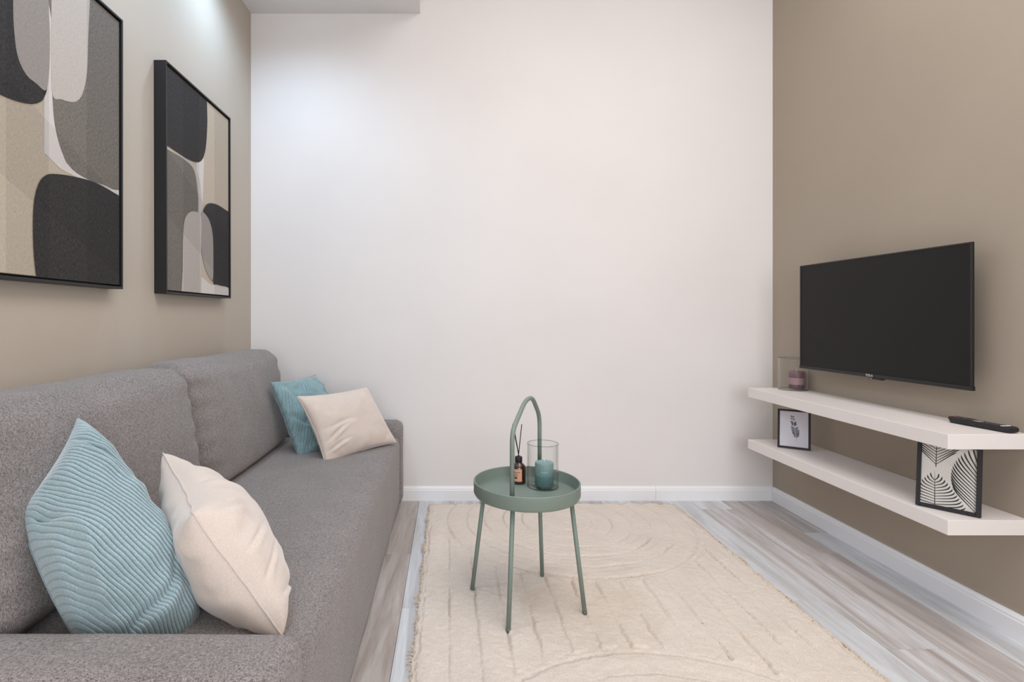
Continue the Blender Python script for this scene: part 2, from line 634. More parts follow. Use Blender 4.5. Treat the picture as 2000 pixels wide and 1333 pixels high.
# ------------------------------------------------------------------ throw pillows
for m_ in (M_blue, M_teal):                            # shade between the cords painted into the cloth colour
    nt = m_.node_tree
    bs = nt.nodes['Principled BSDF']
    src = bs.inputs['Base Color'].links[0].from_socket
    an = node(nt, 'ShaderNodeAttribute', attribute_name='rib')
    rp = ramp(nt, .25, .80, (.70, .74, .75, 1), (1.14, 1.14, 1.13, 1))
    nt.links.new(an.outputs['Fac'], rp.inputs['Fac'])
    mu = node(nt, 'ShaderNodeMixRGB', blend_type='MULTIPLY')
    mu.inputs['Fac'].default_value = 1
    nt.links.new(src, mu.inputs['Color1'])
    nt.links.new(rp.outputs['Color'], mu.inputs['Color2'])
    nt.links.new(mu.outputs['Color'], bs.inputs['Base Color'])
def pillow(name, label, corners, T, mat, seed, group, ribs=None, pinch=.05, n=90, wr=.006, folds=(), puff=.42, bias=.5, bows=None):
    a, b, c, d = [Vector(p) for p in corners]
    cen = (a + b + c + d) / 4
    nrm = ((c - a).cross(d - b)).normalized()
    if nrm.dot(Vector((0, 0, 0)) + Vector((0, 0, CAMZ)) - cen) < 0:
        nrm = -nrm
    bm = bmesh.new()
    grid = {}
    rvs = []
    for s in (1, -1):
        for i in range(n + 1):
            for j in range(n + 1):
                edge = i in (0, n) or j in (0, n)
                if edge and s == -1:
                    grid[(s, i, j)] = grid[(1, i, j)]
                    continue
                u, v = i / n, j / n
                # pinch the sides in between the corners
                pu = (u - .5) * (1 - pinch * 2 * (4 * v * (1 - v))) + .5
                pv = (v - .5) * (1 - pinch * 2 * (4 * u * (1 - u))) + .5
                if bows:
                    pu = u - bows[0] * 4 * v * (1 - v) * (1 - u) + bows[1] * 4 * v * (1 - v) * u
                    pv = v - bows[2] * 4 * u * (1 - u) * (1 - v) + bows[3] * 4 * u * (1 - u) * v
                p = a * (1 - pu) * (1 - pv) + b * pu * (1 - pv) + c * pu * pv + d * (1 - pu) * pv
                e = (max(0, 4 * u * (1 - u)) * max(0, 4 * v * (1 - v)))
                h = e ** puff
                off = h * T * (bias if s == 1 else 1 - bias)
                q = p + nrm * off * s
                # wrinkles
                fade = min(1, e * 6)
                near = (1 - e) ** 1.5
                w = noise.noise(p * 9 + Vector((seed, s * 5, 0))) * wr * 1.6
                w += noise.noise(p * 26 + Vector((seed * 2, s * 3, 1))) * wr * (.3 + near)
                for (fu, fv, ang, ln, wd, dp) in folds:
                    du, dv = u - fu, v - fv
                    al = du * math.cos(ang) + dv * math.sin(ang)
                    ac = -du * math.sin(ang) + dv * math.cos(ang) + .018 * math.sin(al * 11 + seed)
                    w += -dp * math.exp(-(ac / wd) ** 2) * math.exp(-(al / ln) ** 2) * (1 if s == 1 else 0)
                    w += dp * .6 * math.exp(-((ac - wd * 2) / (wd * 1.4)) ** 2) * math.exp(-(al / ln) ** 2) * (1 if s == 1 else 0)
                rv = 1
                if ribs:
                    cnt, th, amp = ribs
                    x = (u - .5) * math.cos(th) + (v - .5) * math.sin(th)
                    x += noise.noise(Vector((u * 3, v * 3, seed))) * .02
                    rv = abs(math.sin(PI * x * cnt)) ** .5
                    w += (rv - .7) * amp
                q += nrm * s * w * fade
                if edge:
                    q = p + nrm * noise.noise(p * 20 + Vector((seed, 0, 0))) * .004
                grid[(s, i, j)] = bm.verts.new(q - cen)
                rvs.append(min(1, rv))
    for s in (1, -1):
        for i in range(n):
            for j in range(n):
                f = [grid[(s, i, j)], grid[(s, i + 1, j)], grid[(s, i + 1, j + 1)], grid[(s, i, j + 1)]]
                bm.faces.new(f if s == 1 else f[::-1])
    # cord along the rim
    rim = [grid[(1, i, 0)].co.copy() for i in range(0, n, 2)] + [grid[(1, n, j)].co.copy() for j in range(0, n, 2)] + \
          [grid[(1, n - i, n)].co.copy() for i in range(0, n, 2)] + [grid[(1, 0, n - j)].co.copy() for j in range(0, n, 2)]
    t = thing(name, label, 'pillow', cen, 0, group)
    d = bpy.data.meshes.new('cover')
    bmesh.ops.recalc_face_normals(bm, faces=bm.faces)
    bm.to_mesh(d)
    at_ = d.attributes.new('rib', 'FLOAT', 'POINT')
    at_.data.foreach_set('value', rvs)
    obj('cover', d, mat, t, True)
    obj('seam', tube(rim, .0021, 6, closed=True), mat, t, True)
    return t


G_b, G_c = 'corduroy throw pillows on the sofa', 'cream velvet throw pillows on the sofa'
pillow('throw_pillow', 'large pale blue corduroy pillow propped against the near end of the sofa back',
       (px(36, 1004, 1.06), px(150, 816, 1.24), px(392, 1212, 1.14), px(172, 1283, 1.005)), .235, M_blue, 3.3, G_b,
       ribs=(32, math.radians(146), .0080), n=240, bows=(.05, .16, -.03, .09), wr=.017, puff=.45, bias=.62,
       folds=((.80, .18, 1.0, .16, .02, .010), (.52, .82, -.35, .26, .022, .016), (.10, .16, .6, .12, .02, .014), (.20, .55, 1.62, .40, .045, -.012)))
pillow('throw_pillow', 'cream velvet pillow with its side seam facing out, beside the large pale blue pillow',
       (px(377, 1003, 1.06), px(318, 886, 1.34), px(492, 1110, 1.36), px(552, 1243, 1.045)), .20, M_cream, 7.7, G_c,
       n=130, bows=(-.01, -.01, -.10, -.01), wr=.008, puff=.42,
       folds=((.55, .12, 1.3, .18, .025, .006), (.2, .9, .5, .12, .02, .009), (.16, .16, .7, .14, .03, .010), (.15, .45, .1, .16, .02, .005), (.12, .65, -.2, .16, .02, .005)))
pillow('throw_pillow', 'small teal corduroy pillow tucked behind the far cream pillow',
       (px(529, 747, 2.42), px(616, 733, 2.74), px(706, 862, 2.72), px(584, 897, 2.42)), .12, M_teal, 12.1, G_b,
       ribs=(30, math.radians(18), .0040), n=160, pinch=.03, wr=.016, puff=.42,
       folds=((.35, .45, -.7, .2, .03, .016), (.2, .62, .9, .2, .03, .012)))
pillow('throw_pillow', 'cream velvet pillow leaning in front of the teal one at the far arm',
       (px(581, 775, 2.36), px(716, 757, 2.66), px(774, 864, 2.66), px(636, 909, 2.33)), .135, M_cream, 19.4, G_c,
       n=120, pinch=.035, wr=.005, puff=.42,
       folds=((.20, .62, -.45, .13, .020, .010), (.16, .80, -.25, .12, .020, .008), (.28, .50, -.1, .16, .03, .005)))


# ------------------------------------------------------------------ abstract canvases
def art_mat(name, col, weave=.22, seed=0, rough=.8):
    m, nt, b = newmat(name)
    tc = node(nt, 'ShaderNodeTexCoord')
    mp = node(nt, 'ShaderNodeMapping')
    mp.inputs['Scale'].default_value = (1, 110, 520)
    mp.inputs['Location'].default_value = (seed, seed, 0)
    mp.inputs['Rotation'].default_value = (.05, 0, 0)
    nt.links.new(tc.outputs['Object'], mp.inputs['Vector'])
    n = node(nt, 'ShaderNodeTexNoise', i_Scale=1, i_Detail=2)
    nt.links.new(mp.outputs[0], n.inputs['Vector'])
    mp2 = node(nt, 'ShaderNodeMapping')
    mp2.inputs['Scale'].default_value = (1, 520, 90)
    nt.links.new(tc.outputs['Object'], mp2.inputs['Vector'])
    n2 = node(nt, 'ShaderNodeTexNoise', i_Scale=1, i_Detail=2)
    nt.links.new(mp2.outputs[0], n2.inputs['Vector'])
    ad = node(nt, 'ShaderNodeMath', operation='ADD')
    nt.links.new(n.outputs['Fac'], ad.inputs[0])
    nt.links.new(n2.outputs['Fac'], ad.inputs[1])
    r = node(nt, 'ShaderNodeMapRange')
    r.inputs['From Min'].default_value = .75
    r.inputs['From Max'].default_value = 1.25
    r.inputs['To Min'].default_value = 1 - weave
    r.inputs['To Max'].default_value = 1 + weave * (2.0 if col[0] < .15 else .35)
    nt.links.new(ad.outputs[0], r.inputs['Value'])
    # broad printed bands, upright and slanting
    sp = node(nt, 'ShaderNodeSeparateXYZ')
    nt.links.new(tc.outputs['Object'], sp.inputs[0])

    def step(src, thr, amt):
        g = node(nt, 'ShaderNodeMath', operation='GREATER_THAN')
        g.inputs[1].default_value = thr
        nt.links.new(src, g.inputs[0])
        h = node(nt, 'ShaderNodeMath', operation='MULTIPLY_ADD')
        h.inputs[1].default_value = amt
        h.inputs[2].default_value = 1
        nt.links.new(g.outputs[0], h.inputs[0])
        return h.outputs[0]
    sl = node(nt, 'ShaderNodeMath', operation='MULTIPLY_ADD')
    sl.inputs[1].default_value = .45
    nt.links.new(sp.outputs['Y'], sl.inputs[0])
    nt.links.new(sp.outputs['Z'], sl.inputs[2])
    cur = r.outputs[0]
    for st in (step(sp.outputs['Y'], -.16, -.12), step(sp.outputs['Y'], -.02, .16), step(sp.outputs['Y'], .13, -.13),
               step(sl.outputs[0], -.02, .13), step(sl.outputs[0], -.27, -.11)):
        mu = node(nt, 'ShaderNodeMath', operation='MULTIPLY')
        nt.links.new(cur, mu.inputs[0])
        nt.links.new(st, mu.inputs[1])
        cur = mu.outputs[0]
    vm = node(nt, 'ShaderNodeVectorMath', operation='SCALE')
    vm.inputs[0].default_value = col[:3]
    nt.links.new(cur, vm.inputs['Scale'])
    nt.links.new(vm.outputs[0], b.inputs['Base Color'])
    b.inputs['Roughness'].default_value = rough
    b.inputs['Specular IOR Level'].default_value = .2
    bp = node(nt, 'ShaderNodeBump', i_Strength=.25, i_Distance=.0006)
    nt.links.new(ad.outputs[0], bp.inputs['Height'])
    nt.links.new(bp.outputs['Normal'], b.inputs['Normal'])
    return m


A_sand = art_mat('print_sand', srgb(188, 176, 160), .16, 1)
A_pale = art_mat('print_pale', srgb(206, 200, 197), .06, 2)
A_char = art_mat('print_charcoal', srgb(50, 48, 48), .40, 3)
A_taupe = art_mat('print_taupe', srgb(124, 118, 112), .42, 4)
A_lgrey = art_mat('print_light_grey', srgb(188, 180, 174), .15, 5)
A_mgrey = art_mat('print_mid_grey', srgb(158, 151, 146), .18, 6)
ARTS = [A_sand, A_pale, A_char, A_taupe, A_lgrey, A_mgrey]


def catmull(pts, n=8, closed=True):
    out = []
    N = len(pts)
    for i in range(N):
        p0, p1, p2, p3 = [Vector(pts[(i + k) % N]) for k in (-1, 0, 1, 2)]
        for q in range(n):
            t = q / n
            out.append(.5 * ((2 * p1) + (-p0 + p2) * t + (2 * p0 - 5 * p1 + 4 * p2 - p3) * t * t + (-p0 + 3 * p1 - 3 * p2 + p3) * t ** 3))
    return out


def clip_poly(pts, x0, x1, y0, y1):
    def cl(P, ins, inter):
        out = []
        for i in range(len(P)):
            a, b = P[i - 1], P[i]
            if ins(b):
                if not ins(a):
                    out.append(inter(a, b))
                out.append(b)
            elif ins(a):
                out.append(inter(a, b))
        return out

    def ix(x):
        return lambda a, b: (x, a[1] + (b[1] - a[1]) * (x - a[0]) / (b[0] - a[0]))

    def iy(y):
        return lambda a, b: (a[0] + (b[0] - a[0]) * (y - a[1]) / (b[1] - a[1]), y)
    P = [tuple(p[:2]) for p in pts]
    for ins, it in ((lambda p: p[0] >= x0, ix(x0)), (lambda p: p[0] <= x1, ix(x1)), (lambda p: p[1] >= y0, iy(y0)), (lambda p: p[1] <= y1, iy(y1))):
        if P:
            P = cl(P, ins, it)
    return P


def canvas_picture(label, yc, zc, shapes, roll=0):
    w, h, dep = .60, .888, .048
    t = thing('framed_canvas', label, 'picture', (XL, yc, zc), 0, 'abstract canvases over the sofa')
    t.rotation_euler = (roll, 0, 0)
    fr = bmesh.new()
    fw = .007
    e = .0005
    for a in ((-w / 2, -w / 2 + fw, -h / 2, h / 2), (w / 2 - fw, w / 2, -h / 2, h / 2), (-w / 2 + fw, w / 2 - fw, -h / 2, -h / 2 + fw), (-w / 2 + fw, w / 2 - fw, h / 2 - fw, h / 2)):
        box(fr, e, dep, a[0], a[1], a[2], a[3], bev=.0008, seg=1)
    box(fr, e, .012, -w / 2 + fw, w / 2 - fw, -h / 2 + fw, h / 2 - fw)
    obj('frame', fr, M_black, t)
    cw, ch = w / 2 - fw - .007, h / 2 - fw - .007
    cb = mkbox(.012, dep - .006, -cw, cw, -ch, ch, bev=.0015)
    X0 = dep - .006
    lay = 0
    for (mi, pts) in shapes:
        lay += 1
        P = clip_poly([p for p in pts], -cw, cw, -ch, ch)
        if len(P) < 3:
            continue
        vs = [cb.verts.new((X0 + .00025 * lay, p[0], p[1])) for p in P]
        f = cb.faces.new(vs)
        f.material_index = mi
        f.normal_update()
        if f.normal.x < 0:
            f.normal_flip()
    d = bpy.data.meshes.new('canvas')
    cb.to_mesh(d)
    cb.free()
    obj('canvas', d, ARTS, t)
    return t


PX = XL + .045


def art_pts(pix, yc, zc, closed=True, smooth=True):        # the print's outlines on the canvas plane (local y, z)
    P = []
    for (x, y) in pix:
        p = onX(x, y, PX)
        P.append((p.y - yc, p.z - zc))
    return catmull(P) if smooth else P


yc2, zc2 = 2.335, 1.570
sh2 = [
    (1, art_pts([(386, 310), (400, 310), (397, 400), (392, 420), (393, 540), (412, 556), (450, 562), (450, 600), (380, 600)], yc2, zc2, smooth=False)),
    (4, art_pts([(318, 286), (340, 296), (365, 312), (388, 340), (396, 400), (394, 460), (386, 600), (300, 600), (250, 450), (270, 300)], yc2, zc2)),
    (3, art_pts([(318, 288), (340, 298), (362, 312), (380, 332), (387, 372), (388, 410), (384, 470), (376, 600), (300, 600), (240, 450), (280, 290)], yc2, zc2)),
    (2, art_pts([(280, 80), (318, 110), (360, 140), (400, 180), (406, 222), (404, 280), (398, 308), (388, 317), (370, 312), (345, 296), (318, 277), (270, 240), (240, 150)], yc2, zc2)),
    (3, art_pts([(396, 420), (400, 405), (409, 397), (425, 400), (444, 412), (470, 430), (480, 500), (460, 560), (444, 560), (425, 554), (412, 545), (401, 510), (396, 460)], yc2, zc2)),
    (2, art_pts([(398, 418), (401, 405), (409, 398), (425, 401), (444, 413), (470, 430), (480, 500), (460, 560), (440, 560), (424, 556), (417, 551), (417, 500), (416, 460), (411, 436)], yc2, zc2)),
    (5, art_pts([(394, 415), (404, 422), (411, 436), (416, 462), (417, 500), (416, 545), (408, 540), (400, 520), (394, 490), (392, 450)], yc2, zc2)),
    (4, art_pts([(357, 600), (357, 520), (358, 460), (361, 430), (368, 417), (378, 413), (390, 417), (394, 430), (393, 480), (390, 600)], yc2, zc2)),
]
canvas_picture('black-framed abstract canvas with a pale arch shape low down, nearest the room corner', yc2, zc2, sh2, .004)
yc1, zc1 = 1.466, 1.570
sh1 = [
    (1, art_pts([(88, 150), (104, 150), (104, 290), (133, 330), (112, 310), (88, 300)], yc1, zc1, smooth=False)),
    (1, art_pts([(88, -60), (110, -60), (106, 200), (112, 260), (130, 318), (175, 350), (234, 372), (234, 386), (170, 356), (120, 330), (90, 300), (88, 200)], yc1, zc1, smooth=False)),
    (3, art_pts([(104, -100), (104, 60), (103, 150), (106, 220), (112, 260), (124, 300), (142, 330), (172, 350), (205, 362), (240, 370), (320, 340), (330, 100), (250, -150)], yc1, zc1)),
    (4, art_pts([(104, -120), (102, 0), (102, 100), (104, 184), (122, 194), (140, 199), (152, 197), (162, 184), (170, 150), (173, 90), (174, -120)], yc1, zc1)),
    (2, art_pts([(-60, -160), (-70, 150), (0, 184), (35, 198), (62, 203), (78, 200), (88, 190), (95, 160), (97, 80), (92, -60), (60, -150)], yc1, zc1)),
    (5, art_pts([(30, -120), (27, 0), (29, 60), (36, 110), (52, 145), (72, 163), (91, 176), (97, 140), (99, 80), (97, 30), (92, -60), (70, -120)], yc1, zc1)),
    (2, art_pts([(66, 470), (67, 400), (76, 360), (90, 343), (110, 340), (150, 346), (190, 358), (233, 382), (300, 420), (320, 600), (200, 700), (90, 640), (72, 540)], yc1, zc1)),
]
canvas_picture('black-framed abstract canvas cut by the left edge of the view', yc1, zc1, sh1)

# ------------------------------------------------------------------ rug
RX0, RX1, RY1, RY0 = -.112, 1.232, 2.935, .93
rs = .0042
nx, ny = int((RX1 - RX0) / rs), int((RY1 - RY0) / rs)
xs = np.linspace(RX0, RX1, nx)
ys = np.linspace(RY0, RY1, ny)
verts = []
SP = .094


def rug_profile(x, y):
    n1 = noise.noise(Vector((x * 14, y * 14, 0)))
    n2 = noise.noise(Vector((x * 60, y * 60, 3)))
    wob = .006 * n1 + .004 * n2
    r1 = math.hypot(x - .585, y - 2.69)
    r2 = math.hypot(x - .56, y - 1.04)
    h = .0125
    if r1 < .600:
        c = (.600 - r1 + wob)
    elif r2 < .585:
        c = (.585 - r2 + wob)
    else:
        c = (x - RX0 - .012 + wob)
        m = min(r1 - .600, r2 - .585)
        if m < .03:
            return (h + .002 * n2 - .004 * (m < .006), 0)
    t = (c % SP) / SP
    # raised loop band with a steep shaggy edge, lower flat band beside it
    up = 1 / (1 + math.exp(-(t - .08) * 60)) * (1 / (1 + math.exp((t - .60) * 16)))
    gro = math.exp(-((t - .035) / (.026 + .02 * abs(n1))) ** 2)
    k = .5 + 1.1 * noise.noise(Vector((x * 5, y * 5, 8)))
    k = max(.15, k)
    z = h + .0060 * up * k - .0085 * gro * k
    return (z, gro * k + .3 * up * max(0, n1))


cols = []
for j, y in enumerate(ys):
    for i, x in enumerate(xs):
        ex = min(i, nx - 1 - i)
        ey = min(j, ny - 1 - j)
        z, g = rug_profile(x, y)
        z += .0016 * noise.noise(Vector((x * 120, y * 120, 5))) + .002 * noise.noise(Vector((x * 40, y * 40, 2)))
        z += .002 * noise.noise(Vector((x * 6, y * 6, 12)))
        dx = dy = 0
        e = min(ex, ey)
        if e < 5:
            z *= (.25, .7, .9, 1, 1)[e] if e else .1
            nn = .008 * noise.noise(Vector((x * 25, y * 25, 7))) + .004 * noise.noise(Vector((x * 90, y * 90, 7)))
            if ex < 5:
                dx = nn
            if ey < 5:
                dy = nn
        verts.append((x + dx, y + dy, max(z, .0015)))
        cols.append(g)
idx = np.arange(nx * ny).reshape(ny, nx)
faces = np.stack([idx[:-1, :-1], idx[:-1, 1:], idx[1:, 1:], idx[1:, :-1]], -1).reshape(-1, 4)
me = bpy.data.meshes.new('rug')
me.from_pydata(verts, [], faces.tolist())
at = me.attributes.new('groove', 'FLOAT', 'POINT')
at.data.foreach_set('value', np.clip(np.array(cols, dtype=np.float32), 0, 1))
rug = thing('rug', 'cream tufted cotton rug with rainbow arches and stripes under the round table', 'rug', (.56, 1.93, 0))
nt = M_rug.node_tree
bs = nt.nodes['Principled BSDF']
lk = bs.inputs['Base Color'].links[0]
src = lk.from_socket
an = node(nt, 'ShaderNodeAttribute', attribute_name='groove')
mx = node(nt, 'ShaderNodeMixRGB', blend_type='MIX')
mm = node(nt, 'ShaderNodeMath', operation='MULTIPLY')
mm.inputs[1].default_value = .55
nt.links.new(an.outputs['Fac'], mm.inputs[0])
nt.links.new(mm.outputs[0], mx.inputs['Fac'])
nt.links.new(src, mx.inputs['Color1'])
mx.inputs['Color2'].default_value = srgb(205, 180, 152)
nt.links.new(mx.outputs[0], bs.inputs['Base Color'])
V = np.array(verts) - np.array([.56, 1.93, 0])
me.vertices.foreach_set('co', V.astype(np.float32).ravel())
obj('woven_pile', me, M_rug, rug, True)

tv, tf = [], []
rnd = random.Random(3)


def tuft(x, y, z, L, ang, lift, w):
    dx, dy = math.cos(ang), math.sin(ang)
    sx, sy = -dy * w, dx * w
    b = len(tv)
    p0 = (x, y, z)
    p1 = (x + dx * L * .5, y + dy * L * .5, z + lift)
    p2 = (x + dx * L, y + dy * L, max(.001, z + lift * .2))
    for p, k_ in ((p0, 1), (p1, .9), (p2, .35)):
        tv.append((p[0] - sx * k_ - .56, p[1] - sy * k_ - 1.93, p[2]))
        tv.append((p[0] + sx * k_ - .56, p[1] + sy * k_ - 1.93, p[2]))
    tf.append((b, b + 1, b + 3, b + 2))
    tf.append((b + 2, b + 3, b + 5, b + 4))


for q in range(26000):                      # shaggy yarn ends along the tufted lines
    x, y = rnd.uniform(RX0 + .01, RX1 - .01), rnd.uniform(max(RY0, 1.3), RY1 - .01)
    z, g = rug_profile(x, y)
    if g > .35 + .3 * rnd.random():
        tuft(x, y, z, rnd.uniform(.006, .013), rnd.uniform(0, 2 * PI), rnd.uniform(.002, .007), .0011)
for q in range(5200):                       # ragged selvedge
    s = rnd.random()
    if s < .28:
        x, y, a = rnd.uniform(RX0, RX1), RY1 - .003, PI / 2
    elif s < .64:
        x, y, a = RX1 - .004, rnd.uniform(RY0, RY1), 0
    elif s < .95:
        x, y, a = RX0 + .004, rnd.uniform(RY0, RY1), PI
        if rnd.random() < .5:
            continue
    else:
        x, y, a = rnd.uniform(RX0, RX1), RY0 + .003, -PI / 2
    k_ = .5 + noise.noise(Vector((x * 9, y * 9, 4)))
    tuft(x, y, .006, rnd.uniform(.008, .022) * max(.3, k_ + .3), a + rnd.gauss(0, .6), rnd.uniform(.001, .007), .0013)
me = bpy.data.meshes.new('loose_yarn')
me.from_pydata(tv, [], tf)
o = obj('loose_yarn', me, M_rug2, rug, True)
o['kind'] = 'stuff'

# ------------------------------------------------------------------ round tray table
TX, TY = .277, 1.925
TZ = .005
tb = thing('side_table', 'round sage green metal tray table with tall carrying handle on the rug', 'table', (TX, TY, 0))
R = .190
zt, zb, zf = .447, .394, .405
prof = [(0, zb), (R - .012, zb), (R - .005, zb + .003), (R, zb + .012), (R, zt - .002), (R - .002, zt), (R - .005, zt - .001), (R - .006, zt - .004),
        (R - .006, zf + .006), (R - .009, zf + .001), (R - .014, zf), (0, zf)]
smooth_angle(obj('tray', lathe(prof, 96), M_green, tb), 40)
feet = [(-.192, .083), (-.086, -.187), (.088, .182), (.189, -.083)]
TOPZ = .394
for fx, fy in feet:
    d = math.hypot(fx, fy)
    tx, ty = fx / d * .160, fy / d * .160
    f0, f1 = Vector((fx, fy, .012)), Vector((tx, ty, TOPZ))
    fd = (f1 - f0).normalized()
    lg = obj('leg', tube([f0 + fd * .004, f1], .0078, 16), M_green, tb, True)
    obj('foot_cap', tube([f0, f0 + fd * .010], .0081, 16), M_cap, lg, True)
a = Vector((feet[1][0], feet[1][1], 0)).normalized() * .166
b = Vector((feet[2][0], feet[2][1], 0)).normalized() * .166
u = (b - a)
hp = [a + Vector((0, 0, zf)), a + Vector((0, 0, .655)), a + u * .44 + Vector((0, 0, .737)), a + u * .70 + Vector((0, 0, .738)), b + Vector((0, 0, .652)), b + Vector((0, 0, zf))]
hb = tube(fillet(hp, .042, 8), .0080, 16)
obj('handle', hb, M_green, tb, True)

# ------------------------------------------------------------------ things on the table
zf += .0005


def glass_cylinder(label, x, y, z, r, h, th=.003):
    t = thing('hurricane_glass', label, 'candle glass', (x, y, z))
    bm = lathe([(0, 0), (r - .004, 0), (r, .004), (r, h - .001), (r - th / 2, h), (r - th, h - .001), (r - th, .008), (r - th - .003, .006), (0, .006)], 64)
    smooth_angle(obj('glass_wall', bm, M_glass, t), 40)
    rim = [(math.cos(a) * (r - th / 2), math.sin(a) * (r - th / 2), h) for a in [2 * PI * k / 48 for k in range(48)]]
    obj('rim', tube(rim, .0014, 8, closed=True), M_glass_rim, t, True)
    rim = [(math.cos(a) * (r - .003), math.sin(a) * (r - .003), .0025) for a in [2 * PI * k / 48 for k in range(48)]]
    obj('base_ring', tube(rim, .0022, 8, closed=True), M_glass_rim, t, True)
    return t


def candle_mat(name, c1, c2, c3, bands):
    m, nt, b = newmat(name)
    tc = node(nt, 'ShaderNodeTexCoord')
    sp = node(nt, 'ShaderNodeSeparateXYZ')
    nt.links.new(tc.outputs['Object'], sp.inputs[0])
    n = node(nt, 'ShaderNodeTexNoise', i_Scale=60, i_Detail=3)
    nt.links.new(tc.outputs['Object'], n.inputs['Vector'])
    ma = node(nt, 'ShaderNodeMath', operation='MULTIPLY_ADD')
    ma.inputs[1].default_value = .006
    nt.links.new(n.outputs['Fac'], ma.inputs[0])
    nt.links.new(sp.outputs['Z'], ma.inputs[2])
    r = node(nt, 'ShaderNodeValToRGB')
    r.color_ramp.elements[0].color = c1
    r.color_ramp.elements[0].position = 0
    r.color_ramp.elements[1].color = c3
    r.color_ramp.elements[1].position = 1
    for p, c in bands:
        e = r.color_ramp.elements.new(p)
        e.color = c
    mr = node(nt, 'ShaderNodeMapRange')
    mr.inputs['From Max'].default_value = .095
    nt.links.new(ma.outputs[0], mr.inputs['Value'])
    nt.links.new(mr.outputs[0], r.inputs['Fac'])
    mp = node(nt, 'ShaderNodeTexNoise', i_Scale=180, i_Detail=4)
    nt.links.new(tc.outputs['Object'], mp.inputs['Vector'])
    rr = ramp(nt, .3, .7, (.86, .86, .86, 1), (1.08, 1.08, 1.08, 1))
    nt.links.new(mp.outputs['Fac'], rr.inputs['Fac'])
    mul = node(nt, 'ShaderNodeMixRGB', blend_type='MULTIPLY')
    mul.inputs['Fac'].default_value = 1
    nt.links.new(r.outputs[0], mul.inputs['Color1'])
    nt.links.new(rr.outputs[0], mul.inputs['Color2'])
    nt.links.new(mul.outputs[0], b.inputs['Base Color'])
    b.inputs['Roughness'].default_value = .5
    b.inputs['Subsurface Weight'].default_value = .15
    b.inputs['Subsurface Radius'].default_value = (.01, .01, .01)
    return m


def candle(label, x, y, z, r, h, mat):
    t = thing('pillar_candle', label, 'candle', (x, y, z))
    bm = lathe([(0, 0), (r - .003, 0), (r, .003), (r, h - .004), (r - .001, h - .001), (r - .004, h), (r - .008, h - .002), (.006, h - .004), (0, h - .004)], 48)
    smooth_angle(obj('wax', bm, mat, t), 50)
    obj('wick', tube([(0, 0, h - .006), (.0003, 0, h + .004), (.0015, 0, h + .011)], [.0012, .0012, .0009], 8), M_wick, t, True)
    return t


glass_cylinder('clear glass cylinder around the teal candle on the green tray', .346, 1.985, zf, .058, .160)
teal = candle_mat('teal_wax', srgb(92, 124, 124), None, srgb(132, 160, 160), [(.40, srgb(94, 128, 130)), (.52, srgb(120, 150, 150))])
cd = candle('teal pillar candle standing in the glass on the green tray', .349, 1.972, zf + .007, .034, .088, teal)
pl = text_mesh('RUSTIC', .0075, .0002)         # small pressed line on the wax, wrapped to the curve
for v in pl.vertices:
    ang = -PI / 2 + (v.co.x) / .034 - .13
    rr = .0342 + v.co.z
    v.co = Vector((math.cos(ang) * rr, math.sin(ang) * rr, .057 + v.co.y))
obj('print', pl, plain('pale_teal_print', srgb(186, 208, 208), .6), cd)

bt = thing('reed_diffuser', 'amber glass bottle with black cap and reeds behind the table handle', 'diffuser', (.262, 2.03, zf))
M_amber = plain('amber_glass', srgb(58, 24, 18), .08, coat=.6)
r = .027
bm = lathe([(0, 0), (r - .004, 0), (r - .001, .002), (r, .006), (r, .058), (r - .002, .066), (r - .007, .072), (.0145, .076), (.0125, .078), (.0125, .082), (0, .082)], 40)
smooth_angle(obj('bottle', bm, M_amber, bt), 50)
bm = lathe([(0, .079), (.0130, .079), (.0138, .080), (.0138, .098), (.0125, .1), (.004, .1), (.004, .097), (0, .097)], 32)
smooth_angle(obj('cap', bm, M_blackmat, bt), 40)
for (dx, dy, zz) in ((.012, .0, .222), (-.022, .004, .222), (-.021, -.008, .224)):
    obj('reed', tube([(-dx * .15, 0, .09), (dx, dy, zz)], .0017, 8), M_blackmat, bt, True)
lb = bmesh.new()
n = 12
vs = []
for i in range(n + 1):
    ang = math.radians(-165 + 95 * i / n)
    vs.append([lb.verts.new((math.cos(ang) * (r + .0004), math.sin(ang) * (r + .0004), z)) for z in (.012, .058)])
for i in range(n):
    lb.faces.new((vs[i][0], vs[i + 1][0], vs[i + 1][1], vs[i][1]))
lab = obj('paper_label', lb, plain('peach_paper', srgb(212, 160, 136), .7), bt, True)
lb = bmesh.new()
for (z0, z1, a0, a1) in ((.045, .047, -150, -85), (.039, .0402, -140, -100), (.034, .0352, -140, -100), (.022, .030, -128, -108)):
    for i in range(5):
        A, B = math.radians(a0 + (a1 - a0) * i / 5), math.radians(a0 + (a1 - a0) * (i + 1) / 5)
        q = [lb.verts.new((math.cos(t_) * (r + .0008), math.sin(t_) * (r + .0008), z)) for t_, z in ((A, z0), (B, z0), (B, z1), (A, z1))]
        lb.faces.new(q)
obj('print', lb, plain('label_ink', srgb(110, 60, 50), .7), lab)

# ------------------------------------------------------------------ wall shelves
ZU, ZL_ = .664, .393
for (z, lab) in ((ZU, 'upper white floating shelf, directly below the television'), (ZL_, 'lower white floating shelf that holds two small framed prints')):
    s = obj('wall_shelf', mkbox(1.57, XR - .0005, 1.685, 2.815, z - .048, z, bev=.0015), M_shelf)
    tag(s, lab, 'shelf', 'white floating shelves')

